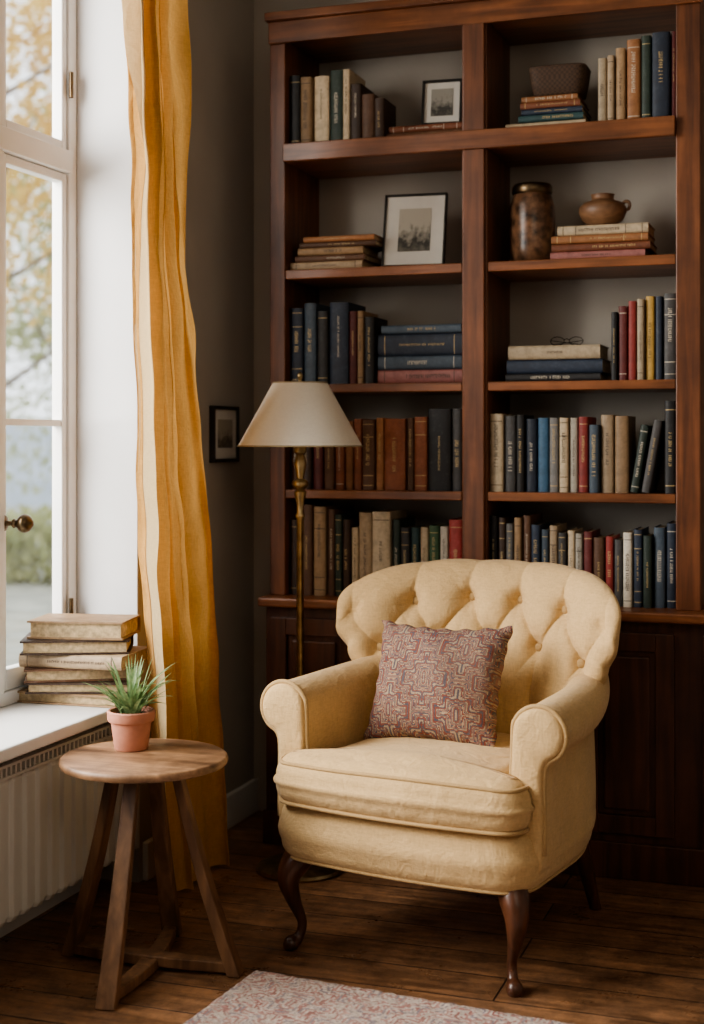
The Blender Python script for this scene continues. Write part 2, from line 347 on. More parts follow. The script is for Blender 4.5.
bm=bmesh.new(); rtube(bm,[(.014,-.11,hz-.53,.008),(.033,-.11,hz-.53,.0065),(.040,-.11,hz-.53,.012),(.046,-.11,hz-.53,.009),(.054,-.108,hz-.53,.018),(.066,-.106,hz-.53,.024),(.080,-.104,hz-.53,.019),(.090,-.103,hz-.53,.006)],5,18)
obj('handle',bm,M['dbrass'],w,smooth=180)
for z0 in (2.13,.70):
    bm=bmesh.new(); tube(bm,[(.022,yo1-.042-3.2,z0-.53),(.022,yo1-.042-3.2,z0+.07-.53)],.006)
    obj('hinge',bm,M['dbrass'],w,smooth=60)

# ------------------------------------------------------------------ radiator
rad=thing('radiator','white panel radiator with vertical channels and slotted top under the window sill','radiator',(-1.835,2.3,.1))
bm=bmesh.new(); y0,y1=1.1-2.3,3.425-2.3; n=int((y1-y0)/.055); prof=[]
for i in range(n):
    a=y0+i*(y1-y0)/n; wd=(y1-y0)/n
    prof+= [(a,.052),(a+wd*.30,.052),(a+wd*.40,.042),(a+wd*.80,.042),(a+wd*.90,.052)]
prof.append((y1,.052))
zs=[0,.012,.322,.332]; xs=[-.008,0,0,-.008]
gr=[[bm.verts.new((x+dx,y,z)) for y,x in prof] for z,dx in zip(zs,xs)]
for a,b_ in zip(gr,gr[1:]):
    for i in range(len(prof)-1): bm.faces.new((a[i],a[i+1],b_[i+1],b_[i]))
obj('front_panel',fixn(bm),M['radiator'],rad,bevel=.002)
obj('back_panel',B((-.05,-.035,y0,y1,0,.35)),M['radiator'],rad,bevel=.002)
obj('side_panel',B((-.05,.05,y1-.001,y1+.004,.002,.362)),M['radiator'],rad,bevel=.001)
bm=bmesh.new(); box(bm,.040,.052,y0,y1,.332,.338); box(bm,.036,.050,y0,y1,.358,.364); box(bm,-.05,-.038,y0,y1,.352,.364)
q=y0
while q<y1-.01: box(bm,.040,.050,q,q+.007,.338,.358); box(bm,-.038,.036,q,q+.007,.357,.363); q+=.020
obj('top_grille',bm,M['radiator'],rad)
obj('convector_fins',B(*[(-.033,.034,y0+.01+i*.03,y0+.012+i*.03,.02,.325) for i in range(int((y1-y0)/.03)-1)]),M['dark'],rad)
for yy in (.6,-.6): obj('bracket',B((-.079,-.03,yy,yy+.04,.0,.3)),M['metal'],rad)

# ------------------------------------------------------------------ bookcase
FY=3.95; BY=YB-.003
bk=thing('bookcase','tall dark mahogany bookcase with two open bays above a closed cabinet','bookcase',(-.99,4.1,0))
def bp_(name,mat,*bs,bevel=.003,parent=None):
    bb=[(a+.99,b_+.99,c-4.1,d-4.1,e,f) for a,b_,c,d,e,f in bs]
    return obj(name,B(*bb),mat,parent or bk,bevel=bevel)
XL0,XL1,XM0,XM1,XR0,XR1=-1.621,-1.572,-1.027,-.953,-.426,-.360
CT=.735; A_=2.08; B_=1.708; C_=1.366; D_=1.052
bp_('side_panel',M['bwz'],(XL0,XL1,FY,BY,CT+.0,2.40))
bp_('side_panel',M['bwz'],(XR0,XR1,FY,BY,CT,2.40))
bp_('centre_panel',M['bwz'],(XM0,XM1,FY,BY,CT,2.40))
bp_('face_strip',M['bwz'],(XM0+.006,XM1-.006,FY-.012,FY-.001,CT,2.40))
bp_('top_board',M['bwx'],(XL0,XR1,FY,BY,2.40,2.43))
bp_('crown_moulding',M['bwx'],(XL0,XR1+.008,FY-.014,FY-.001,2.385,2.45),(XL0-.006,XR1+.02,FY-.030,FY+.02,2.45,2.475))
for zt_,th in ((A_,.05),(B_,.028),(C_,.026),(D_,.026)):
    for a,b2 in ((XL1,XM0),(XM1,XR0)):
        bp_('shelf',M['bwx'],(a+.0005,b2-.0005,FY+.001,BY,zt_-th,zt_))
bp_('shelf_rail',M['bwx'],(XL1,XR0,FY-.022,FY-.0125,A_-.052,A_+.002))
bp_('countertop',M['bwx'],(XL0-.012,XR1+.32,FY-.07,BY,CT-.028,CT),bevel=.006)
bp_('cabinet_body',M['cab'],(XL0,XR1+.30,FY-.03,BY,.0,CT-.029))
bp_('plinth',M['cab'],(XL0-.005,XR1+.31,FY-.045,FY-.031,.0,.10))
dx=[(-1.60,-1.33),(-1.315,-1.045),(-.95,-.69),(-.68,-.425),(-.35,-.07)]
for a,b2 in dx:
    z0,z1=.125,.675
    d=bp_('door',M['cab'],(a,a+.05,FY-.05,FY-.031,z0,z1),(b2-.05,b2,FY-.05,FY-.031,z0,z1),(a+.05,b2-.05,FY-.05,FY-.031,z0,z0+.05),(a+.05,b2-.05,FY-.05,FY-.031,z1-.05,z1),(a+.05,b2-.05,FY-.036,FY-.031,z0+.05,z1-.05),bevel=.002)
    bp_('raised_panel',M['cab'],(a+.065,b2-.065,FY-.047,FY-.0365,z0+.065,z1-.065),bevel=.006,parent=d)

# ------------------------------------------------------------------ books
BC={'black':(.016,.015,.016),'navy':(.022,.034,.06),'slate blue':(.06,.085,.115),'blue':(.07,.17,.29),'teal':(.04,.095,.10),'green':(.055,.11,.055),'dark green':(.025,.042,.032),
'cream':(.55,.44,.30),'tan':(.34,.22,.12),'brown':(.13,.062,.032),'dark brown':(.06,.032,.02),'rust':(.25,.082,.036),'orange brown':(.34,.15,.06),'maroon':(.13,.024,.022),'red':(.31,.045,.038),
'white':(.58,.53,.44),'grey':(.19,.185,.18),'dark grey':(.065,.062,.062),'yellow':(.52,.33,.09),'pink':(.42,.17,.15),'beige':(.42,.31,.20)}
def bookmat(k,v):
    m,nt,b=newmat('book_'+k.replace(' ','_')); L=nt.links; vv=coords(nt)
    oi=nt.nodes.new('ShaderNodeObjectInfo'); n=N(nt,'ShaderNodeTexNoise',Scale=26.0,Detail=7.0,Roughness=.75); L.new(vv,n.inputs['Vector'])
    r=ramp(nt,[(.3,mulc(v,.55)),(.55,v),(.74,tuple(x*.8+.08 for x in v))]); L.new(n.outputs['Fac'],r.inputs['Fac'])
    hs=nt.nodes.new('ShaderNodeHueSaturation'); ma=N(nt,'ShaderNodeMath',operation='MULTIPLY_ADD'); ma.inputs[1].default_value=.55; ma.inputs[2].default_value=.68; L.new(oi.outputs['Random'],ma.inputs[0]); L.new(ma.outputs[0],hs.inputs['Value']); L.new(r.outputs['Color'],hs.inputs['Color'])
    L.new(hs.outputs['Color'],b.inputs['Base Color']); b.inputs['Roughness'].default_value=.55
    bp=N(nt,'ShaderNodeBump',Strength=.25,Distance=.001); n2=N(nt,'ShaderNodeTexNoise',Scale=400.0); L.new(vv,n2.inputs['Vector']); L.new(n2.outputs['Fac'],bp.inputs['Height']); L.new(bp.outputs['Normal'],b.inputs['Normal'])
    return m
BM={k:bookmat(k,v) for k,v in BC.items()}
light={'cream','white','beige','tan','yellow','pink'}
def book_parts(root,w,h,d,col,seed,letters=True,t=.0025,inset=.004):
    rn=random.Random(seed); bl=min(.006,.22*w)
    def arc(off,n=7):
        return [(-w/2*math.cos(PI*i/n)*1.0,.004-off-bl*math.sin(PI*i/n)) for i in range(n+1)]
    ar=arc(0); outer=[(-w/2,d)]+ar+[(w/2,d)]
    inn=[(w/2-t,d)]+[(x*(1-2*t/w),y+t) for x,y in reversed(ar)]+[(-w/2+t,d)]
    bm=bmesh.new()
    lo=[bm.verts.new((x,y,0)) for x,y in outer+inn]; hi=[bm.verts.new((x,y,h)) for x,y in outer+inn]
    k=len(lo); no=len(outer)
    for i in range(k):
        j=(i+1)%k; bm.faces.new((lo[i],lo[j],hi[j],hi[i]))
    for i in range(no-1):
        a,b_=i,i+1; c,e=k-1-i-1,k-1-i
        bm.faces.new((lo[a],lo[e],lo[c],lo[b_])); bm.faces.new((hi[a],hi[b_],hi[c],hi[e]))
    obj('cover',fixn(bm),BM[col],root,smooth=35)
    obj('pages',B((-w/2+t,w/2-t,.0045+t-.0025,d-inset,inset-.001,h-inset+.001)),M['page'],root)
    lm=M['ink'] if col in light else (M['gold'] if rn.random()<.6 else M['pale'])
    st=rn.random()
    if st<.45:
        for z in ([.08,.9] if st<.25 else [.06,.2,.75,.93]):
            bm=bmesh.new(); a_=arc(.0004); z0=h*z; z1=z0+.002
            v0=[bm.verts.new((x*.97,y,z0)) for x,y in a_]; v1=[bm.verts.new((x*.97,y,z1)) for x,y in a_]
            for i in range(len(a_)-1): bm.faces.new((v0[i],v0[i+1],v1[i+1],v1[i]))
            obj('spine_band',bm,lm,root)
    if rn.random()<(.9 if letters else 0):
        bm=bmesh.new()
        a=h*rn.uniform(.22,.45); e=h*rn.uniform(.6,.88); yy=.004-bl-.0007
        z=a; big=rn.choice([.55,.75,1.0])
        while z<e:
            l=rn.uniform(.003,.0045)*(.6+big*.5); hw_=min(.0062,w*.22)*big*rn.uniform(.8,1)
            if rn.random()<.88:
                q=rn.randrange(3)
                for (xa,xb,za,zb) in (((-1,1,0,.35),(-.2,.2,.35,.75)),((-1,1,0,.3),(-1,-.5,.3,.8)),((-1,1,.1,.6),))[q]:
                    vs=[bm.verts.new(p) for p in ((xa*hw_,yy,z+l*za),(xb*hw_,yy,z+l*za),(xb*hw_,yy,z+l*zb),(xa*hw_,yy,z+l*zb))]; bm.faces.new(vs)
            z+=l+.0008
        obj('spine_lettering',bm,lm,root)
ORD=['first','second','third','fourth','fifth','sixth','seventh','eighth','ninth','tenth','eleventh','twelfth','thirteenth','fourteenth','fifteenth','sixteenth','seventeenth','eighteenth','nineteenth','twentieth']
SEED=[100]
def stand_row(data,zs,lim0,lim1,place,Yf=3.972):
    n=len(data); cur=lim0+.0015
    for i,e in enumerate(data):
        p0,p1,yt,col=e[:4]; lean=e[4] if len(e)>4 else 0
        x0=max(cur,W(p0,yt,Yf)[0]) if not lean else W(p0,yt,Yf)[0]
        x1=min(W(p1,yt,Yf)[0],lim1-.0015); w_=x1-x0-.0012
        if w_<.006: w_=.006
        h=W((p0+p1)/2,yt,Yf)[1]-zs; d=min(.19,max(.12,h*.68))
        SEED[0]+=1; rn=random.Random(SEED[0]); yj=Yf+rn.uniform(0,.018)
        lab=f"{col} book {'leaning' if lean else 'upright'}, {ORD[i]} standing from left in {place}"
        r=thing('book',lab,'book',((x0+x1-.0012)/2,yj,zs+.0006+abs(math.sin(lean))*w_/2),(0,lean,0),'standing books in '+place)
        book_parts(r,w_,h,d,col,SEED[0])
        cur=x0+w_+.001
def flat_stack(data,zs,place,Yf=3.98,lim0=-9,lim1=9):
    z=zs; n=len(data)
    for i,(p0,p1,th,col,rz) in enumerate(data):
        x0,_=W(p0,300,Yf); x1,_=W(p1,300,Yf); x0=max(x0,lim0+.003); x1=min(x1,lim1-.003)
        t=th*.00285; SEED[0]+=1
        pos='bottom' if i==0 else ('top' if i==n-1 else ORD[i]+' from bottom')
        lab=f"{col} book lying flat, {pos} of stack in {place}"
        r=thing('book',lab,'book',(x0,Yf+random.uniform(0,.012),z+t/2+.0004),(0,PI/2,rz),'flat stacked books in '+place)
        book_parts(r,t-.0008,x1-x0,.15+random.uniform(0,.02),col,SEED[0])
        z+=t
    return z
pl=lambda r,s: f"the {r} {s} compartment"
L0,L1_,R0,R1_=XL1,XM0,XM1,XR0
stand_row([(286,299,75,'black'),(300,311,77,'tan'),(312,327,75,'cream'),(328,341,69,'dark green'),(341,348,68,'cream'),(349,360,83,'dark brown'),(361,374,94,'brown'),(374,384,98,'dark brown')],A_,L0,L1_,pl('top','left'))
zA1=flat_stack([(386,462,8,'brown',0),(388,461,7,'rust',0)],A_,pl('top','left'),3.985,L0,L1_)
zA2=flat_stack([(505,585,9,'cream',0),(518,583,7,'teal',0),(521,582,6,'navy',0),(520,580,7,'rust',0),(521,577,6,'orange brown',0)],A_,pl('top','right'),3.99,R0,R1_)
stand_row([(597,606,57,'cream'),(607,614,55,'beige'),(615,625,47,'tan'),(626,640,38,'orange brown'),(641,651,35,'dark green'),(652,670,32,'navy'),(671,677,30,'maroon')],A_,R0,R1_,pl('top','right'))
flat_stack([(290,362,9,'beige',0),(294,364,7,'brown',0),(297,362,8,'tan',0),(298,374,6,'brown',0),(302,373,6,'orange brown',0)],B_,pl('second','left'),3.985,L0,L1_)
zB2=flat_stack([(550,645,8,'pink',0),(551,650,8,'rust',.0),(551,648,8,'orange brown',0),(557,648,10,'cream',0)],B_,pl('second','right'),3.985,R0,R1_)
stand_row([(290,302,308,'navy'),(303,315,303,'slate blue'),(316,327,311,'black'),(328,347,302,'navy'),(348,356,311,'maroon'),(357,363,311,'tan'),(364,374,317,'black')],C_,L0,L1_,pl('third','left'))
flat_stack([(377,462,14,'pink',0),(378,462,14,'slate blue',0),(377,462,23,'navy',0),(381,461,9,'slate blue',0)],C_,pl('third','left'),3.985,L0,L1_)
zC2=flat_stack([(505,600,8,'black',0),(506,602,14,'navy',0),(508,600,14,'cream',0)],C_,pl('third','right'),3.99,R0,R1_)
stand_row([(611,617,312,'black'),(618,627,306,'maroon'),(628,636,301,'red'),(637,644,299,'cream'),(645,654,296,'yellow'),(655,662,296,'navy'),(663,677,293,'dark grey')],C_,R0,R1_,pl('third','right'))
stand_row([(288,299,424,'brown'),(300,311,420,'dark brown'),(312,322,423,'maroon'),(323,333,420,'brown'),(334,343,424,'rust'),(344,352,421,'orange brown'),(353,361,419,'rust'),(362,374,420,'brown'),(375,383,418,'orange brown'),(384,405,419,'rust'),(406,413,418,'brown'),(414,427,417,'rust'),(428,451,409,'black'),(452,462,409,'dark grey')],D_,L0,L1_,pl('fourth','left'))
stand_row([(489,503,414,'cream'),(504,515,416,'dark grey'),(516,524,415,'black'),(525,536,419,'navy'),(537,548,418,'blue'),(549,558,418,'grey'),(559,568,418,'cream'),(569,577,418,'white'),(578,588,417,'red'),(589,599,425,'slate blue'),(600,613,415,'beige'),(614,628,416,'tan'),(629,638,425,'dark green',.16),(641,650,420,'dark grey',.17),(664,677,401,'black')],D_,R0,R1_,pl('fourth','right'))
stand_row([(288,300,520,'dark brown'),(301,312,505,'brown'),(313,325,507,'tan'),(326,333,510,'brown'),(334,341,515,'dark green'),(342,349,520,'dark brown'),(350,357,528,'cream'),(358,371,513,'beige'),(372,390,512,'cream'),(391,399,520,'dark green'),(400,409,528,'dark grey'),(410,418,528,'teal'),(419,427,528,'cream'),(428,438,526,'green'),(439,447,527,'white'),(448,462,520,'red')],CT,L0,L1_,pl('bottom','left'),3.975)
stand_row([(489,497,516,'black'),(498,505,518,'dark brown'),(506,513,524,'grey'),(514,521,518,'tan'),(522,530,516,'brown'),(531,540,525,'navy'),(541,548,530,'slate blue'),(549,557,526,'beige'),(558,566,533,'dark grey'),(567,574,531,'cream'),(575,582,534,'white'),(583,592,532,'maroon'),(593,604,538,'brown'),(605,613,537,'red'),(614,622,540,'dark grey'),(623,632,533,'white'),(633,642,530,'navy'),(643,652,536,'dark green'),(653,665,528,'slate blue'),(666,677,524,'navy')],CT,R0,R1_,pl('bottom','right'),3.975)

# ------------------------------------------------------------------ frames
def frame(name,label,w,h,b,mt,art,loc,rot):
    t=thing(name,label,'picture frame',loc,rot)
    obj('frame_moulding',B((-w/2,-w/2+b,-.012,.006,0,h),(w/2-b,w/2,-.012,.006,0,h),(-w/2+b,w/2-b,-.012,.006,0,b),(-w/2+b,w/2-b,-.012,.006,h-b,h)),M['blackframe'],t,bevel=.0015)
    obj('mount',B((-w/2+b,w/2-b,-.004,.004,b,h-b)),M['mat'],t)
    obj('print',B((-w/2+b+mt,w/2-b-mt,-.0055,-.0042,b+mt*1.1,h-b-mt)),art,t)
    return t
x0,_=W(382,260,4.0); x1,_=W(446,260,4.0)
frame('picture_frame','thin black frame with white mount and mountain etching, leaning in second left compartment',.190,.232,.006,.040,M['sk1'],((x0+x1)/2-.016,4.045,B_+.004),(-.25,0,.08))
frame('picture_frame','small dark framed print standing on flat books in top left compartment',.120,.140,.007,.020,M['sk2'],(-1.112,4.04,zA1+.003),(-.18,0,.08))
hb=CH-(462-HZ)*4.4/F
frame('picture_frame','small dark framed sketch hanging on wall beside the mustard curtain',.19,.172,.011,.030,M['sk3'],(XW+.0065,3.998,hb),(0,0,PI/2))

# ------------------------------------------------------------------ jar, bowl, basket, glasses
xj,_=W(533,250,4.06)
j=thing('lidded_jar','tall mottled dark brown lidded jar beside flat books in second right compartment','jar',(xj-.002,4.06,B_+.0005)); j.scale=(1.06,1.06,1.08)
obj('body',lathe([(0,0),(.045,0),(.054,.008),(.060,.04),(.062,.10),(.061,.155),(.054,.178),(.050,.186),(0,.186)]),M['jar'],j,smooth=50)
obj('lid',lathe([(0,.1862),(.052,.1862),(.055,.190),(.055,.206),(.050,.213),(.02,.217),(0,.217)]),M['dbrass'],j,smooth=50)
xb,_=W(603,220,4.06)
j=thing('wooden_bowl','squat round brown bowl with collared mouth on top of flat books','bowl',(xb,4.055,zB2+.001))
obj('body',lathe([(0,0),(.030,0),(.036,.003),(.058,.020),(.067,.040),(.066,.056),(.054,.068),(.036,.074),(.031,.079),(.032,.088),(.034,.092),(.030,.092),(.027,.080),(.030,.070),(0,.066)]),M['clay'],j,smooth=60)
bm=bmesh.new(); tube(bm,catmull([(.056,0,.064),(.066,0,.070),(.075,0,.064),(.074,0,.050),(.064,0,.046)]),.005); obj('handle',bm,M['clay'],j,smooth=80)
xk,_=W(560,90,4.06)
j=thing('basket','dark woven square-sided basket on top of flat books in top right compartment','basket',(xk,4.06,zA2+.001))
o=obj('body',lathe([(0,0),(.062,0),(.070,.005),(.078,.045),(.082,.080),(.078,.081),(.073,.05),(.064,.01),(0,.008)],64,sq=6),M['basket'],j,smooth=50); o.scale=(1,.8,1)
bm=bmesh.new()
def sqp(r,i,n=48,sq=6):
    a=2*PI*i/n; c_,s_=math.cos(a),math.sin(a); q=1/((abs(c_)**sq+abs(s_)**sq)**(1/sq)); return (r*c_*q,.8*r*s_*q)
tube(bm,[(*sqp(.080,i),.081) for i in range(48)],.0038,6,True)
obj('rim',bm,M['basket'],j,smooth=80)
xg,_=W(568,338,4.05)
j=thing('eyeglasses','folded dark reading glasses on top of cream book','glasses',(xg,4.03,zC2+.001),(0,0,.2)); j.scale=(.8,.8,.7)
bm=bmesh.new()
for sx in (-1,1): tube(bm,[(sx*.033+.024*math.cos(a*PI/12),0,.018+.017*math.sin(a*PI/12)) for a in range(24)],.0016,6,True)
tube(bm,catmull([(-.010,0,.022),(0,-.002,.027),(.010,0,.022)],4),.0016,6); obj('rims',bm,M['metal'],j,smooth=80)
for sx in (-1,1):
    bm=bmesh.new(); tube(bm,catmull([(sx*.057,0,.022),(sx*.05,.012,.02),(-sx*.03,.02+.004*sx,.008),(-sx*.05,.022+.004*sx,.0025)],5),.0015,6); obj('temple',bm,M['metal'],j,smooth=80)

# ------------------------------------------------------------------ curtain
def curtain_sheet(v0,v1,nv,xo=0):
    bm=bmesh.new(); nz=170; g=[]
    for iz in range(nz+1):
        f=iz/nz; z=2.62-(2.62-.012)*f
        yl=3.115+.185*f**1.1; yr=3.400+.275*f**1.2
        row=[]
        for iv in range(nv+1):
            v=v0+(v1-v0)*iv/nv
            ph=2*PI*(4.3*v+.46*math.sin(3.4*v+2.0*f)+.20*math.sin(9*v+3.4*f)+.08*math.sin(6*f))
            amp=(.031+.008*f)*(.66+.36*math.sin(5.4*v+1.6*f+.5)+.20*math.sin(13*v-3*f))
            x=-1.653+amp*(math.sin(ph)+.26*math.sin(2*ph+1+1.8*f)+.18*math.sin(2.7*ph+4*f))+.007*math.sin(5*f+5*v)+.004*math.sin(27*f+9*v)*math.sin(8*v+2*f)+.003*math.sin(47*f-13*v)*math.sin(11*v+9*f)+.002*math.sin(83*f+17*v)*math.sin(5*v-7*f)
            x=max(-1.704,x)
            y=yl+(yr-yl)*(v+.024*math.sin(2*ph+.3))+.004*math.sin(7*f+6*v)+.002*math.sin(33*f)
            row.append(bm.verts.new((x+xo,y,z)))
        g.append(row)
    for a,b_ in zip(g,g[1:]):
        for i in range(nv): bm.faces.new((a[i],a[i+1],b_[i+1],b_[i]))
    return bm
ct=thing('curtain','long mustard yellow linen curtain hanging beside the window','curtain',(0,0,0))
obj('drape',curtain_sheet(0,1,280),M['curtain'],ct,smooth=180)
obj('backlit_lining',curtain_sheet(-.06,.03,30,.003),M['backlit_lining'],ct,smooth=180)  # pale strip along the window edge, coloured as backlit cloth
rd_=thing('curtain_rod','brass curtain rod above the window','curtain rod',(-1.66,2.3,2.64))
bm=bmesh.new(); tube(bm,[(0,-1.4,0),(0,1.6,0)],.012,12); obj('rod',bm,M['brass'],rd_,smooth=60)
for yy in (1.5,-1.36):
    bm=bmesh.new(); tube(bm,[(-.139,yy,0),(0,yy,0)],.008,8); obj('bracket',bm,M['brass'],rd_,smooth=60)

# ------------------------------------------------------------------ floor lamp
lp=thing('floor_lamp','brass floor lamp with cream tapered shade standing beside the armchair','lamp',(-1.427,3.70,0))
obj('base',lathe([(0,0),(.118,0),(.122,.006),(.120,.014),(.105,.020),(.06,.026),(.03,.034),(.018,.055),(.012,.06),(0,.06)],64),M['brass'],lp,smooth=40)
pr=[(0,.06),(.010,.06),(.010,.98),(.014,.985),(.014,.992),(.010,.997),(.011,1.02),(.016,1.045),(.018,1.055),(.011,1.062),(.021,1.07),(.024,1.078),(.021,1.086),(.010,1.092),(.013,1.11),(.018,1.135),(.013,1.155),(.010,1.16),(.018,1.165),(.018,1.20),(.012,1.205),(0,1.205)]
obj('pole',lathe(pr,24),M['brass'],lp,smooth=50)
t=.0025
sh=obj('lamp_shade',lathe([(.174,1.182),(.076,1.36),(.076-t,1.36),(.174-t,1.182),(.174,1.182)],72),M['shade'],lp,smooth=40)
for r,z in ((.174,1.183),(.076,1.359)):
    bm=bmesh.new(); tube(bm,[(r*math.cos(a*PI/32),r*math.sin(a*PI/32),z) for a in range(64)],.0022,6,True); obj('shade_trim',bm,M['trim'],sh,smooth=80)
bm=bmesh.new()
for s in (-1,1): tube(bm,catmull([(0.012*s,0,1.2),(.04*s,0,1.24),(.04*s,0,1.30),(0,0,1.362)]),.0018,6)
for a in (0,2*PI/3,4*PI/3): tube(bm,[(0,0,1.356),(.074*math.cos(a),.074*math.sin(a),1.356)],.0015,6)
obj('harp',bm,M['brass'],lp,smooth=80)
obj('bulb',lathe([(0,1.2055),(.013,1.206),(.014,1.23),(.028,1.26),(.030,1.28),(.022,1.305),(0,1.315)],24),M['mat'],lp,smooth=80)
obj('finial',lathe([(0,1.36),(.006,1.36),(.004,1.368),(.009,1.376),(.008,1.384),(0,1.392)],20),M['brass'],lp,smooth=80)

# ------------------------------------------------------------------ armchair
cx,cy=P(.244,3.46); TH=math.radians(-10.3)
ch=thing('armchair','cream button-tufted armchair with rolled arms and dark cabriole legs','armchair',(cx,cy,0),(0,0,TH))
CM=Matrix.Translation((cx,cy,0))@Matrix.Rotation(TH,4,'Z')
def round_outline(pts,seg=8):
    out=[];n=len(pts)
    for i in range(n):
        p=Vector(pts[i][:2]); a=Vector(pts[i-1][:2]); b_=Vector(pts[(i+1)%n][:2]); r=pts[i][2]
        if r==0: out.append(p); continue
        d1=(a-p).normalized(); d2=(b_-p).normalized()
        q1=p+d1*r; q2=p+d2*r
        for k in range(seg+1):
            t=k/seg; out.append(q1*(1-t)**2+p*2*t*(1-t)+q2*t*t)
    res=[]; m=len(out)
    for i in range(m):
        a=out[i]; b_=out[(i+1)%m]; l=(b_-a).length; k=max(1,int(l/.012))
        for q in range(k): res.append(a.lerp(b_,q/k))
    return res
def cushion(outl,zlo,zhi,R,crown=0,bulge=0,center=(0,0),bow=None):
    pts=[Vector(p) for p in outl]
    if bow: pts=[Vector((p.x,p.y+bow(p.x,p.y))) for p in pts]
    n=len(pts)
    area=sum(pts[i].x*pts[(i+1)%n].y-pts[(i+1)%n].x*pts[i].y for i in range(n)); sg=1 if area>0 else -1
    nr=[]
    for i in range(n):
        t=(pts[(i+3)%n]-pts[i-3]).normalized(); nr.append(Vector((-t.y,t.x))*sg)
    bm=bmesh.new(); rings=[]; K=8; seq=[]
    for k in range(K+1):
        a=PI/2*(1-k/K); seq.append((R*(1-math.cos(a)),zlo+R*(1-math.sin(a))))
    for q in (.25,.5,.75): seq.append((-bulge*math.sin(PI*q),zlo+R+(zhi-zlo-2*R)*q))
    for k in range(K+1):
        a=PI/2*k/K; seq.append((R*(1-math.cos(a)),zhi-R*(1-math.sin(a))))
    for d,z in seq: rings.append([bm.verts.new((pts[i].x+nr[i].x*d,pts[i].y+nr[i].y*d,z)) for i in range(n)])
    for a,b_ in zip(rings,rings[1:]):
        for i in range(n):
            j=(i+1)%n; bm.faces.new((a[i],a[j],b_[j],b_[i]))
    for ring,s in ((rings[-1],1),(rings[0],-1)):
        prev=ring; c=Vector(center); steps=12
        for k in range(1,steps):
            f=1-k/steps
            z=ring[0].co.z+s*crown*(1-f**2.2)
            cur=[bm.verts.new((c.x+(v.co.x-c.x)*f,c.y+(v.co.y-c.y)*f,z)) for v in ring]
            for i in range(n):
                j=(i+1)%n; bm.faces.new((prev[i],prev[j],cur[j],cur[i]))
            prev=cur
        cv=bm.verts.new((c.x,c.y,ring[0].co.z+s*crown))
        for i in range(n):
            j=(i+1)%n; bm.faces.new((prev[i],prev[j],cv))
    fixn(bm); return bm,pts,nr
bowf=lambda x,y:(-.030*(1-(x/.33)**2) if y<-.2 else 0)
ol=round_outline([(-.328,-.312,.09),(.328,-.312,.09),(.330,.08,.10),(.240,.33,.10),(-.240,.33,.10),(-.330,.08,.10)])
bm,pts,nr=cushion(ol,.212,.356,.046,0,.008,(0,0),bowf)
bs=obj('base',bm,M['chair'],ch,smooth=180)
bm=bmesh.new(); tube(bm,[(p.x+q.x*.016,p.y+q.y*.016,.221) for p,q in zip(pts,nr)],.0045,8,True); obj('piping',bm,M['pipe'],bs,smooth=180)
ol=round_outline([(-.322,-.335,.070),(.322,-.335,.070),(.316,-.235,.035),(.250,-.225,.02),(.240,.20,.06),(-.240,.20,.06),(-.250,-.225,.02),(-.316,-.235,.035)])
bm,pts,nr=cushion(ol,.343,.464,.052,.014,.006,(0,-.235),bowf)
def sagw(x,y): return .008*math.exp(-((y+.28)/.10)**2)-.004*math.exp(-((abs(x)-.32)/.05)**2)+.0025*math.sin(11*x+1)
for v in bm.verts:
    if v.co.z>.40: v.co.z+=sagw(v.co.x,v.co.y)
cu=obj('seat_cushion',bm,M['chair'],ch,smooth=180)
for zz in (.356,.446):
    bm=bmesh.new(); tube(bm,[(p.x+q.x*.012,p.y+q.y*.012,zz+(sagw(p.x,p.y) if zz>.4 else 0)) for p,q in zip(pts,nr)],.0048,8,True); obj('piping',bm,M['pipe'],cu,smooth=180)
def arm_section(sx,y):
    f=max(0,(y+.04)/.35); g=max(0,-y/.245)
    dxx=-.080*f**1.8+.008*g*g; dz=.036*f**1.5-.006*g
    rx=.060-.010*f; rz=.060-.008*f
    cxx,czz=.318,.566
    pts=[(.254,.26),(.254,.36),(.254,.44),(.256,.51)]
    for k in range(0,21):
        a=math.radians(168-k*(236/20)); pts.append((cxx+rx*math.cos(a)*1.02,czz+rz*math.sin(a)))
    pts+=[(.331,.494),(.330,.455),(.334,.38),(.336,.30),(.332,.235)]
    out=[]
    for x,z in pts:
        k=1 if z>.50 else .1+.9*max(0,(z-.22)/.28)**1.5
        out.append((sx*(x+(dxx if dxx<0 else dxx*k)),y,z+dz*min(1,max(0,(z-.3)/.2))))
    return out
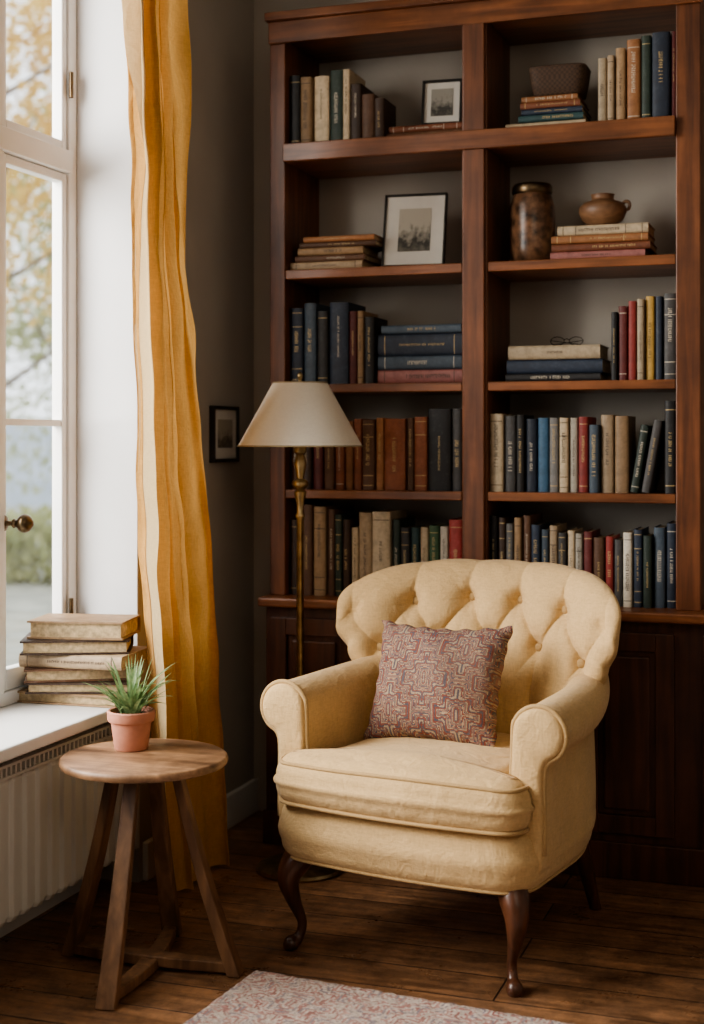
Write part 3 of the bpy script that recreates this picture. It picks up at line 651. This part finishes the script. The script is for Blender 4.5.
for sx in (-1,1):
    bm=bmesh.new(); ys=[-.245,-.22,-.17,-.1,-.04,.02,.07,.12,.17,.22,.27,.31]
    rings=[[bm.verts.new(p) for p in arm_section(sx,y)] for y in ys]
    n=len(rings[0])
    for a,b_ in zip(rings,rings[1:]):
        for i in range(n):
            j=(i+1)%n; bm.faces.new((a[i],a[j],b_[j],b_[i]))
    bm.faces.new(rings[-1])
    base=arm_section(sx,-.245); prev=rings[0]
    c=Vector((sx*.302,0,.54))
    for f,dy in ((.975,-.009),(.92,-.015),(.8,-.019),(.6,-.021),(.3,-.022)):
        cur=[]
        for x,y,z in base:
            cur.append(bm.verts.new((c.x+(x-c.x)*f,-.245+dy,c.z+(z-c.z)*(f if z>.45 else 1-(1-f)*.45))))
        for i in range(n):
            j=(i+1)%n; bm.faces.new((prev[i],prev[j],cur[j],cur[i]))
        prev=cur
    bm.faces.new(prev)
    fixn(bm); am=obj('armrest',bm,M['chair'],ch,smooth=70)
    md=am.modifiers.new('Sub','SUBSURF'); md.levels=1; md.render_levels=2
    bm=bmesh.new(); sec=[Vector(p)+Vector((0,-.004,0)) for p in arm_section(sx,-.245)][1:-1]
    cc=Vector((sx*.302,-.249,.54)); sec=[p+(p-cc).normalized()*.001 for p in sec]
    tube(bm,catmull(sec,2),.0060,8); obj('piping',bm,M['pipe'],am,smooth=180)
    bm=bmesh.new()
    for k in range(16):
        a=math.radians(160-k*14)
        q=Vector((sx*math.cos(a),0,math.sin(a)))
        p=Vector((sx*(.326+.0590*math.cos(a)),-.240,.560+.0580*math.sin(a)))
        tube(bm,[p,p+q*.0006+Vector((0,.012,0)),p-q*.002+Vector((0,.042,0))],[.0036,.0026,.0006],6)
    obj('gathering',bm,M['chair'],am,smooth=180)
# tufted back
ZB=.34
def lerpt(tab,t):
    for (a,va),(b_,vb) in zip(tab,tab[1:]):
        if t<=b_:
            q=(t-a)/(b_-a); q=q*q*(3-2*q); return va+(vb-va)*q
    return tab[-1][1]
DX,DZ=.140,.108
def Z0(x): return .788-.040*(x/.35)**2
def hw(t): return lerpt([(0,.275),(.3,.290),(.5,.315),(.70,.356),(.84,.385),(1,.390)],t)
def pleat(x): return abs(math.sin(PI*(x+DX/2)/DX))
def zt(s): return .768+.110*(max(0,1-abs(s)**3.4))**.5+.0045*(pleat(s*.385)**.7)*(1-abs(s)**6)
def bsurf(s,t,front=True):
    t=min(max(t,0),1); x=hw(t)*s; z=ZB+(zt(s)-ZB)*t
    edge=(max(0,1-abs(s)**6))**.5*(max(0,1-t**9))**.5
    yc=.235+(z-.40)*.24-.185*(abs(x)/.38)**2.2
    if front:
        z0=Z0(x); below=max(0,z0-z)
        wob=.004*math.sin(23*z+9*x)*min(1,below/.1)+.002*math.sin(53*z-23*x)
        xp=x+DX/2+wob
        vert=(abs(math.sin(PI*xp/DX))+1e-9)**.5
        if z<=z0:
            a=xp/DX+(z-z0)/(2*DZ); b_=xp/DX-(z-z0)/(2*DZ)
            dia=(abs(math.sin(PI*a)*math.sin(PI*b_))+1e-9)**.42
            q=min(1,max(0,(below-DZ*.95)/(DZ*.8)))
            vert2=(abs(math.sin(PI*(xp/DX-.5)))+1e-9)**.5      # folds run down from the second row
            puff=dia*(1-q)+vert2*q
            puff=.86*puff+.14*vert
            ra,rb=a-round(a),b_-round(b_); dim=math.exp(-(ra*ra+rb*rb)/.045)*(1-q)
        else:
            puff=vert+(1-vert)*min(.38,((z-z0)/.16))
            dx_=(xp/DX-round(xp/DX))*DX; dim=math.exp(-(dx_**2+(z-z0)**2)/(.024**2))
        side=min(1,max(0,(1-abs(s))/.14)); puff=puff*side+.8*(1-side); dim*=side
        fade=min(1,max(0,(z-.40)/.10))
        y=yc-.064*edge-.034*edge*(puff*fade+.7*(1-fade))+.026*dim*edge+.0018*math.sin(41*x+29*z)*edge
    else:
        y=yc+.055*edge
    return Vector((x-.006,y,z))
bm=bmesh.new(); ns,ntt=260,210
def sgrid(front):
    g=[]
    for i in range(ntt+1):
        t=math.sin(PI/2*i/ntt)*.6+.4*i/ntt; row=[]
        for k in range(ns+1):
            s=math.sin(PI/2*(2*k/ns-1))*.3+(2*k/ns-1)*.7
            s=max(-1,min(1,s))
            row.append(bm.verts.new(bsurf(s,t,front)))
        g.append(row)
    for a,b_ in zip(g,g[1:]):
        for k in range(ns): bm.faces.new((a[k],a[k+1],b_[k+1],b_[k]))
sgrid(True); sgrid(False)
bmesh.ops.remove_doubles(bm,verts=bm.verts[:],dist=.0004); fixn(bm)
back=obj('backrest',bm,M['chair'],ch,smooth=180)
def inv(x,z):
    t=.7;s=0
    for _ in range(30):
        s=x/hw(t); t=(z-ZB)/(zt(max(-1,min(1,s)))-ZB)
    return s,t
for x,row in [(-.21,0),(-.07,0),(.07,0),(.21,0),(-.28,1),(-.14,1),(0,1),(.14,1),(.28,1)]:
    z=Z0(x)-DZ*row; s,t=inv(x,z)
    if abs(s)>.86: continue
    p=bsurf(s,t)
    bm=bmesh.new(); bmesh.ops.create_uvsphere(bm,u_segments=16,v_segments=10,radius=.0125)
    for v in bm.verts: v.co.y*=.6
    obj('button',bm,M['btn'],back,smooth=180,loc=p+Vector((0,-.004,0)))
for sx in (-1,1):
    bm=bmesh.new()
    rtube(bm,[(sx*.262,-.252,.235,.032),(sx*.278,-.272,.205,.035),(sx*.290,-.288,.165,.027),(sx*.281,-.277,.11,.017),(sx*.268,-.262,.06,.0115),(sx*.273,-.270,.026,.0125),(sx*.284,-.286,.012,.019),(sx*.284,-.286,.0005,.015)],5,16)
    obj('leg',bm,M['legw'],ch,smooth=180)
    bm=bmesh.new()
    rtube(bm,[(sx*.225,.25,.235,.026),(sx*.232,.28,.15,.021),(sx*.240,.315,.06,.017),(sx*.245,.34,.0005,.015)],5,12)
    obj('leg',bm,M['legw'],ch,smooth=180)
# pillow
bm=bmesh.new(); n=60; a=.180; hgt=.155; T=.078
def pil(u,v,s):
    x=a*u*(1-.11*(1-v*v)*abs(u)**3); z=hgt*v*(1-.12*(1-u*u)*abs(v)**3)
    th=T*(max(0,(1-u*u)*(1-v*v)))**.52
    th*=1+.06*math.sin(7*u+3*v)
    k=max(abs(u),abs(v))**8
    x+=.0025*math.sin(23*v)*k; z+=.0025*math.sin(21*u+1)*k; y=s*th+.003*math.sin(19*u+17*v)*k
    return (x,y,z)
for s in (-1,1):
    g=[[bm.verts.new(pil(math.sin(PI/2*(2*i/n-1)),math.sin(PI/2*(2*k/n-1)),s)) for i in range(n+1)] for k in range(n+1)]
    for p,q in zip(g,g[1:]):
        for i in range(n): bm.faces.new((p[i],p[i+1],q[i+1],q[i]))
bmesh.ops.remove_doubles(bm,verts=bm.verts[:],dist=.0003); fixn(bm)
pw=obj('throw_pillow',bm,M['kilim'],None,smooth=180)
pw.matrix_world=CM@Matrix.Translation((-.045,.012,.470+.130))@Matrix.Rotation(math.radians(-22),4,'X')@Matrix.Rotation(math.radians(-1),4,'Y')
tag(pw,'square kilim patterned throw pillow in red, cream and grey on the armchair','pillow')

# ------------------------------------------------------------------ side table
tx,ty=P(-.473,3.232); TT=.482
tb=thing('side_table','small round wooden side table with splayed legs beside the radiator','side table',(tx,ty,0))
obj('tabletop',lathe([(0,TT-.021),(.180,TT-.021),(.188,TT-.018),(.191,TT-.011),(.189,TT-.003),(.185,TT),(0,TT)],72),M['table'],tb,smooth=40)
obj('apron',lathe([(0,TT-.038),(.100,TT-.038),(.103,TT-.0215),(0,TT-.0215)],32),M['tleg'],tb,smooth=40)
feet=[]
for k,(ang,rf) in enumerate(((-101,.238),(-12,.217),(80,.215),(156,.200))):
    a=math.radians(ang)
    u,z=math.cos(a),math.sin(a); wx,wy=C*u-S*z,S*u+C*z
    feet.append((wx*rf,wy*rf))
    bm=bmesh.new(); tpx,tpy=-wy,wx
    def ring(r,z,wd,th):
        return [bm.verts.new((wx*(r+sx*th)+tpx*sy*wd,wy*(r+sx*th)+tpy*sy*wd,z)) for sx,sy in ((-1,-1),(1,-1),(1,1),(-1,1))]
    R_=[]
    for i in range(11):
        f=i/10; r=.080+(rf-.08)*f-.008*math.sin(PI*f); R_.append(ring(r,(TT-.038)*(1-f)+.001*f,.016+.006*f,.011+.004*f))
    for p,q in zip(R_,R_[1:]):
        for i in range(4): j=(i+1)%4; bm.faces.new((p[i],p[j],q[j],q[i]))
    bm.faces.new(R_[0]); bm.faces.new(R_[-1]); fixn(bm)
    obj('leg',bm,M['tleg'],tb,bevel=.003)
for k in (0,1):
    bm=bmesh.new(); A0=Vector(feet[k])*.95; A1=Vector(feet[k+2])*.95; n=16
    dr=(A1-A0).normalized(); pp=Vector((-dr.y,dr.x)); R_=[]
    for i in range(n+1):
        f=i/n; bend=.022*math.sin(PI*f)*(1 if k else -1)
        wd=.014+.006*math.sin(PI*f); z=.018+(.006 if k else 0)*math.sin(PI*f); c_=A0.lerp(A1,f)+pp*bend
        R_.append([bm.verts.new((c_.x+pp.x*s1*wd,c_.y+pp.y*s1*wd,z+s2*.012)) for s1,s2 in ((-1,-1),(1,-1),(1,1),(-1,1))])
    for p,q in zip(R_,R_[1:]):
        for i in range(4): j=(i+1)%4; bm.faces.new((p[i],p[j],q[j],q[i]))
    bm.faces.new(R_[0]); bm.faces.new(R_[-1]); fixn(bm)
    obj('stretcher',bm,M['tleg'],tb,bevel=.003)

# potted plant
px_,py_=P(-.513,3.30)
pt=thing('potted_plant','small spiky green plant in terracotta pot on side table','potted plant',(px_,py_,TT+.0005))
obj('pot',lathe([(0,0),(.036,0),(.039,.003),(.047,.064),(.053,.066),(.055,.070),(.056,.088),(.053,.091),(.049,.090),(.046,.078),(0,.078)],48),M['terra'],pt,smooth=40)
obj('soil',lathe([(0,.081),(.047,.0795)],24),M['soil'],pt,smooth=180)
bm=bmesh.new(); rn=random.Random(5)
for k in range(62):
    a=k*2.4+rn.uniform(-.3,.3); el=math.radians(rn.uniform(36,89)) ; ln=rn.uniform(.085,.165); w0=rn.uniform(.0042,.0072)
    d=Vector((math.cos(a),math.sin(a),0)); sd=Vector((-math.sin(a),math.cos(a),0)); pos=d*rn.uniform(.002,.024)+Vector((0,0,.078)); n=9; rows=[]
    e=el; bd_=rn.uniform(.02,.17)
    for i in range(n+1):
        f=i/n; wd=w0*(1-f**1.8)*(.6+.8*min(1,f*4)*.5)
        rows.append((bm.verts.new(pos+sd*wd+Vector((0,0,wd*.5))),bm.verts.new(pos),bm.verts.new(pos-sd*wd+Vector((0,0,wd*.5)))))
        pos=pos+(d*math.cos(e)+Vector((0,0,math.sin(e))))*(ln/n); e-=bd_
    for p,q in zip(rows,rows[1:]):
        bm.faces.new((p[0],p[1],q[1],q[0])); bm.faces.new((p[1],p[2],q[2],q[1]))
obj('foliage',bm,M['plant'],pt,smooth=180)

# books on the window sill
z=.5305; sx_,sy_=-1.855,3.245
spec=[('tan',.285,.190,.030,2,1,'bottom'),('dark brown',.262,.180,.028,20,1,'second from bottom'),('brown',.280,.178,.034,29,1,'third from bottom'),('beige',.280,.190,.036,5,0,'fourth from bottom'),('dark brown',.272,.178,.036,24,1,'second from top'),('tan',.250,.17,.046,12,1,'top')]
for i,(col,hh_,dd,th,ang,flip,pos) in enumerate(spec):
    rz=math.radians(ang)+(PI if flip else 0)
    c0=Vector((hh_/2,dd/2)); cr_=Vector((c0.x*math.cos(rz)-c0.y*math.sin(rz),c0.x*math.sin(rz)+c0.y*math.cos(rz)))
    SEED[0]+=1
    ox,oy=((0,0),(.008,-.008),(-.006,.004),(.010,0),(-.006,-.010),(.004,.006))[i]
    r=thing('book',f"worn {col} old book, {pos} of the stack on window sill",'book',(sx_-cr_.x+ox,sy_-cr_.y+oy,z+th/2),(0,PI/2,rz),'old books stacked on the window sill')
    book_parts(r,th-.001,hh_,dd,col,SEED[0],t=.0045,inset=.008); z+=th

# ------------------------------------------------------------------ rug
bm=bmesh.new(); nx,ny=200,150; rw,rl=2.0,1.6; g=[]
rn=random.Random(3)
for j_ in range(ny+1):
    row=[]
    for i in range(nx+1):
        e=.003*rn.uniform(-1,1) if (i in (0,nx) or j_ in (0,ny)) else 0
        zz=.004 if (i in (0,nx) or j_ in (0,ny)) else .012+rn.uniform(-.0015,.0015)
        row.append(bm.verts.new((rw*i/nx+e,-rl*j_/ny+e,zz)))
    g.append(row)
for a,b_ in zip(g,g[1:]):
    for i in range(nx): bm.faces.new((a[i],b_[i],b_[i+1],a[i+1]))
bd=[g[0],[r[-1] for r in g],list(reversed(g[-1])),[r[0] for r in reversed(g)]]
for e in bd:
    lo=[bm.verts.new((v.co.x,v.co.y,.0004)) for v in e]
    for i in range(len(e)-1): bm.faces.new((e[i],e[i+1],lo[i+1],lo[i]))
ax,ay=P(-.219,3.195)
rg=obj('rug',fixn(bm),M['rug'],None,loc=(ax,ay,0),rot=(0,0,math.radians(-4.8)),smooth=180)
tag(rg,'faded cream and red patterned rug on the wooden floor','rug')

# ------------------------------------------------------------------ garden outside
struct('ground_outside',B((-40,-2.11,-10,50,-.5,-.4)),M['lawn'],'pale lawn outside the window','lawn')
def tree(x,y,h,cr,mat,label,n=5000,seed=1,z0=-.4,leaf=.09,lo=.3):
    t=thing('tree',label,'tree',(x,y,z0)); rn=random.Random(seed)
    bm=bmesh.new(); rtube(bm,[(0,0,0,.13),(.05,.02,h*.3,.09),(-.03,.05,h*.6,.06),(0,0,h*.9,.02)],6,10)
    for k in range(9):
        a=k*2.4; zz=h*(.3+.06*k); l=cr*.8
        rtube(bm,[(0,0,zz,.04),(l*.5*math.cos(a),l*.5*math.sin(a),zz+l*.3,.022),(l*math.cos(a),l*math.sin(a),zz+l*.6,.008)],5,7)
    obj('trunk',bm,M['bark'],t,smooth=180)
    bm=bmesh.new()
    blobs=[(Vector((rn.uniform(-1,1)*cr*.7,rn.uniform(-1,1)*cr*.7,h*rn.uniform(lo,1))),cr*rn.uniform(.25,.5)) for _ in range(30)]
    for k in range(n):
        c,r=rn.choice(blobs); d=Vector((rn.gauss(0,1),rn.gauss(0,1),rn.gauss(0,1))).normalized()*r*rn.random()**.4
        p=c+d; q=Vector((rn.gauss(0,1),rn.gauss(0,1),rn.gauss(0,1))).normalized(); w_=q.orthogonal().normalized()*leaf*rn.uniform(.5,1); v_=q.cross(w_).normalized()*w_.length*.6
        bm.faces.new([bm.verts.new(p+e) for e in (w_,v_,-w_,-v_)])
    obj('foliage',bm,mat,t)
def atd(px,d):
    k=(px-352)/F; return P(k*d,d)
x,y=atd(-25,15); tree(x,y,6.5,1.8,M['autumn'],'yellow autumn tree seen through the left of the window',9000,1,leaf=.07)
x,y=atd(60,24); tree(x,y,7,2.4,M['green'],'pale green tree farther off behind the yellow tree',8000,2,leaf=.10,lo=.2)
hd=thing('hedge','low green hedge outside beyond the window','hedge',(-9,14,-.4)); rn=random.Random(9); bm=bmesh.new()
for k in range(7000):
    p=Vector((rn.uniform(-5,4.5),rn.uniform(-.4,.4),rn.uniform(0,.75)+.1*math.sin(k)))
    q=Vector((rn.gauss(0,1),rn.gauss(0,1),rn.gauss(0,1))).normalized(); w_=q.orthogonal().normalized()*.07; v_=q.cross(w_)*.7
    bm.faces.new([bm.verts.new(p+e) for e in (w_,v_,-w_,-v_)])
obj('foliage',bm,M['green'],hd)
fn=thing('garden_fence','pale board fence far beyond the hedge','fence',(-18,29,-.4))
obj('boards',B(*[(-12+i*.2,-12+i*.2+.18,-.01,.01,.05,2.1) for i in range(120)]),M['pave'],fn)
obj('rail',B((-12,12,.01,.05,.4,.5),(-12,12,.01,.05,1.6,1.7)),M['pave'],fn)

# ------------------------------------------------------------------ light
wd=bpy.data.worlds.new('World'); bpy.context.scene.world=wd; wd.use_nodes=True
bg=wd.node_tree.nodes['Background']; bg.inputs[0].default_value=(.90,.95,1.0,1); bg.inputs[1].default_value=2.2
def area(name,loc,target,sx,sy,pw,col):
    l=bpy.data.lights.new(name,'AREA'); l.shape='RECTANGLE'; l.size=sx; l.size_y=sy; l.energy=pw; l.color=col
    o=bpy.data.objects.new(name,l); COL.objects.link(o); o.location=loc
    d=Vector(target)-Vector(loc); o.rotation_euler=d.to_track_quat('-Z','Y').to_euler(); return o
area('daylight_from_sky',(-3.1,1.9,2.0),(-1.0,3.0,.8),1.9,1.9,240,(1,.95,.87))
area('added_warm_fill',(.4,.4,2.5),(-1.0,3.5,.3),1.4,1.4,17,(1,.84,.66))  # added warm fill to lift the room's shadows, not an actual ceiling lamp

cam=bpy.data.cameras.new('Camera'); co=bpy.data.objects.new('Camera',cam); COL.objects.link(co)
co.location=(0,0,CH); co.rotation_euler=(PI/2,0,YAW)
cam.sensor_fit='HORIZONTAL'; cam.sensor_width=24; cam.lens=24*F/704; cam.shift_y=-(512-HZ)/704
cam.dof.use_dof=True; cam.dof.focus_distance=3.45; cam.dof.aperture_fstop=2.2
cam.clip_start=.05
bpy.context.scene.camera=co
sc=bpy.context.scene
sc.view_settings.view_transform='AgX'
try: sc.view_settings.look='AgX - Medium High Contrast'
except Exception: pass
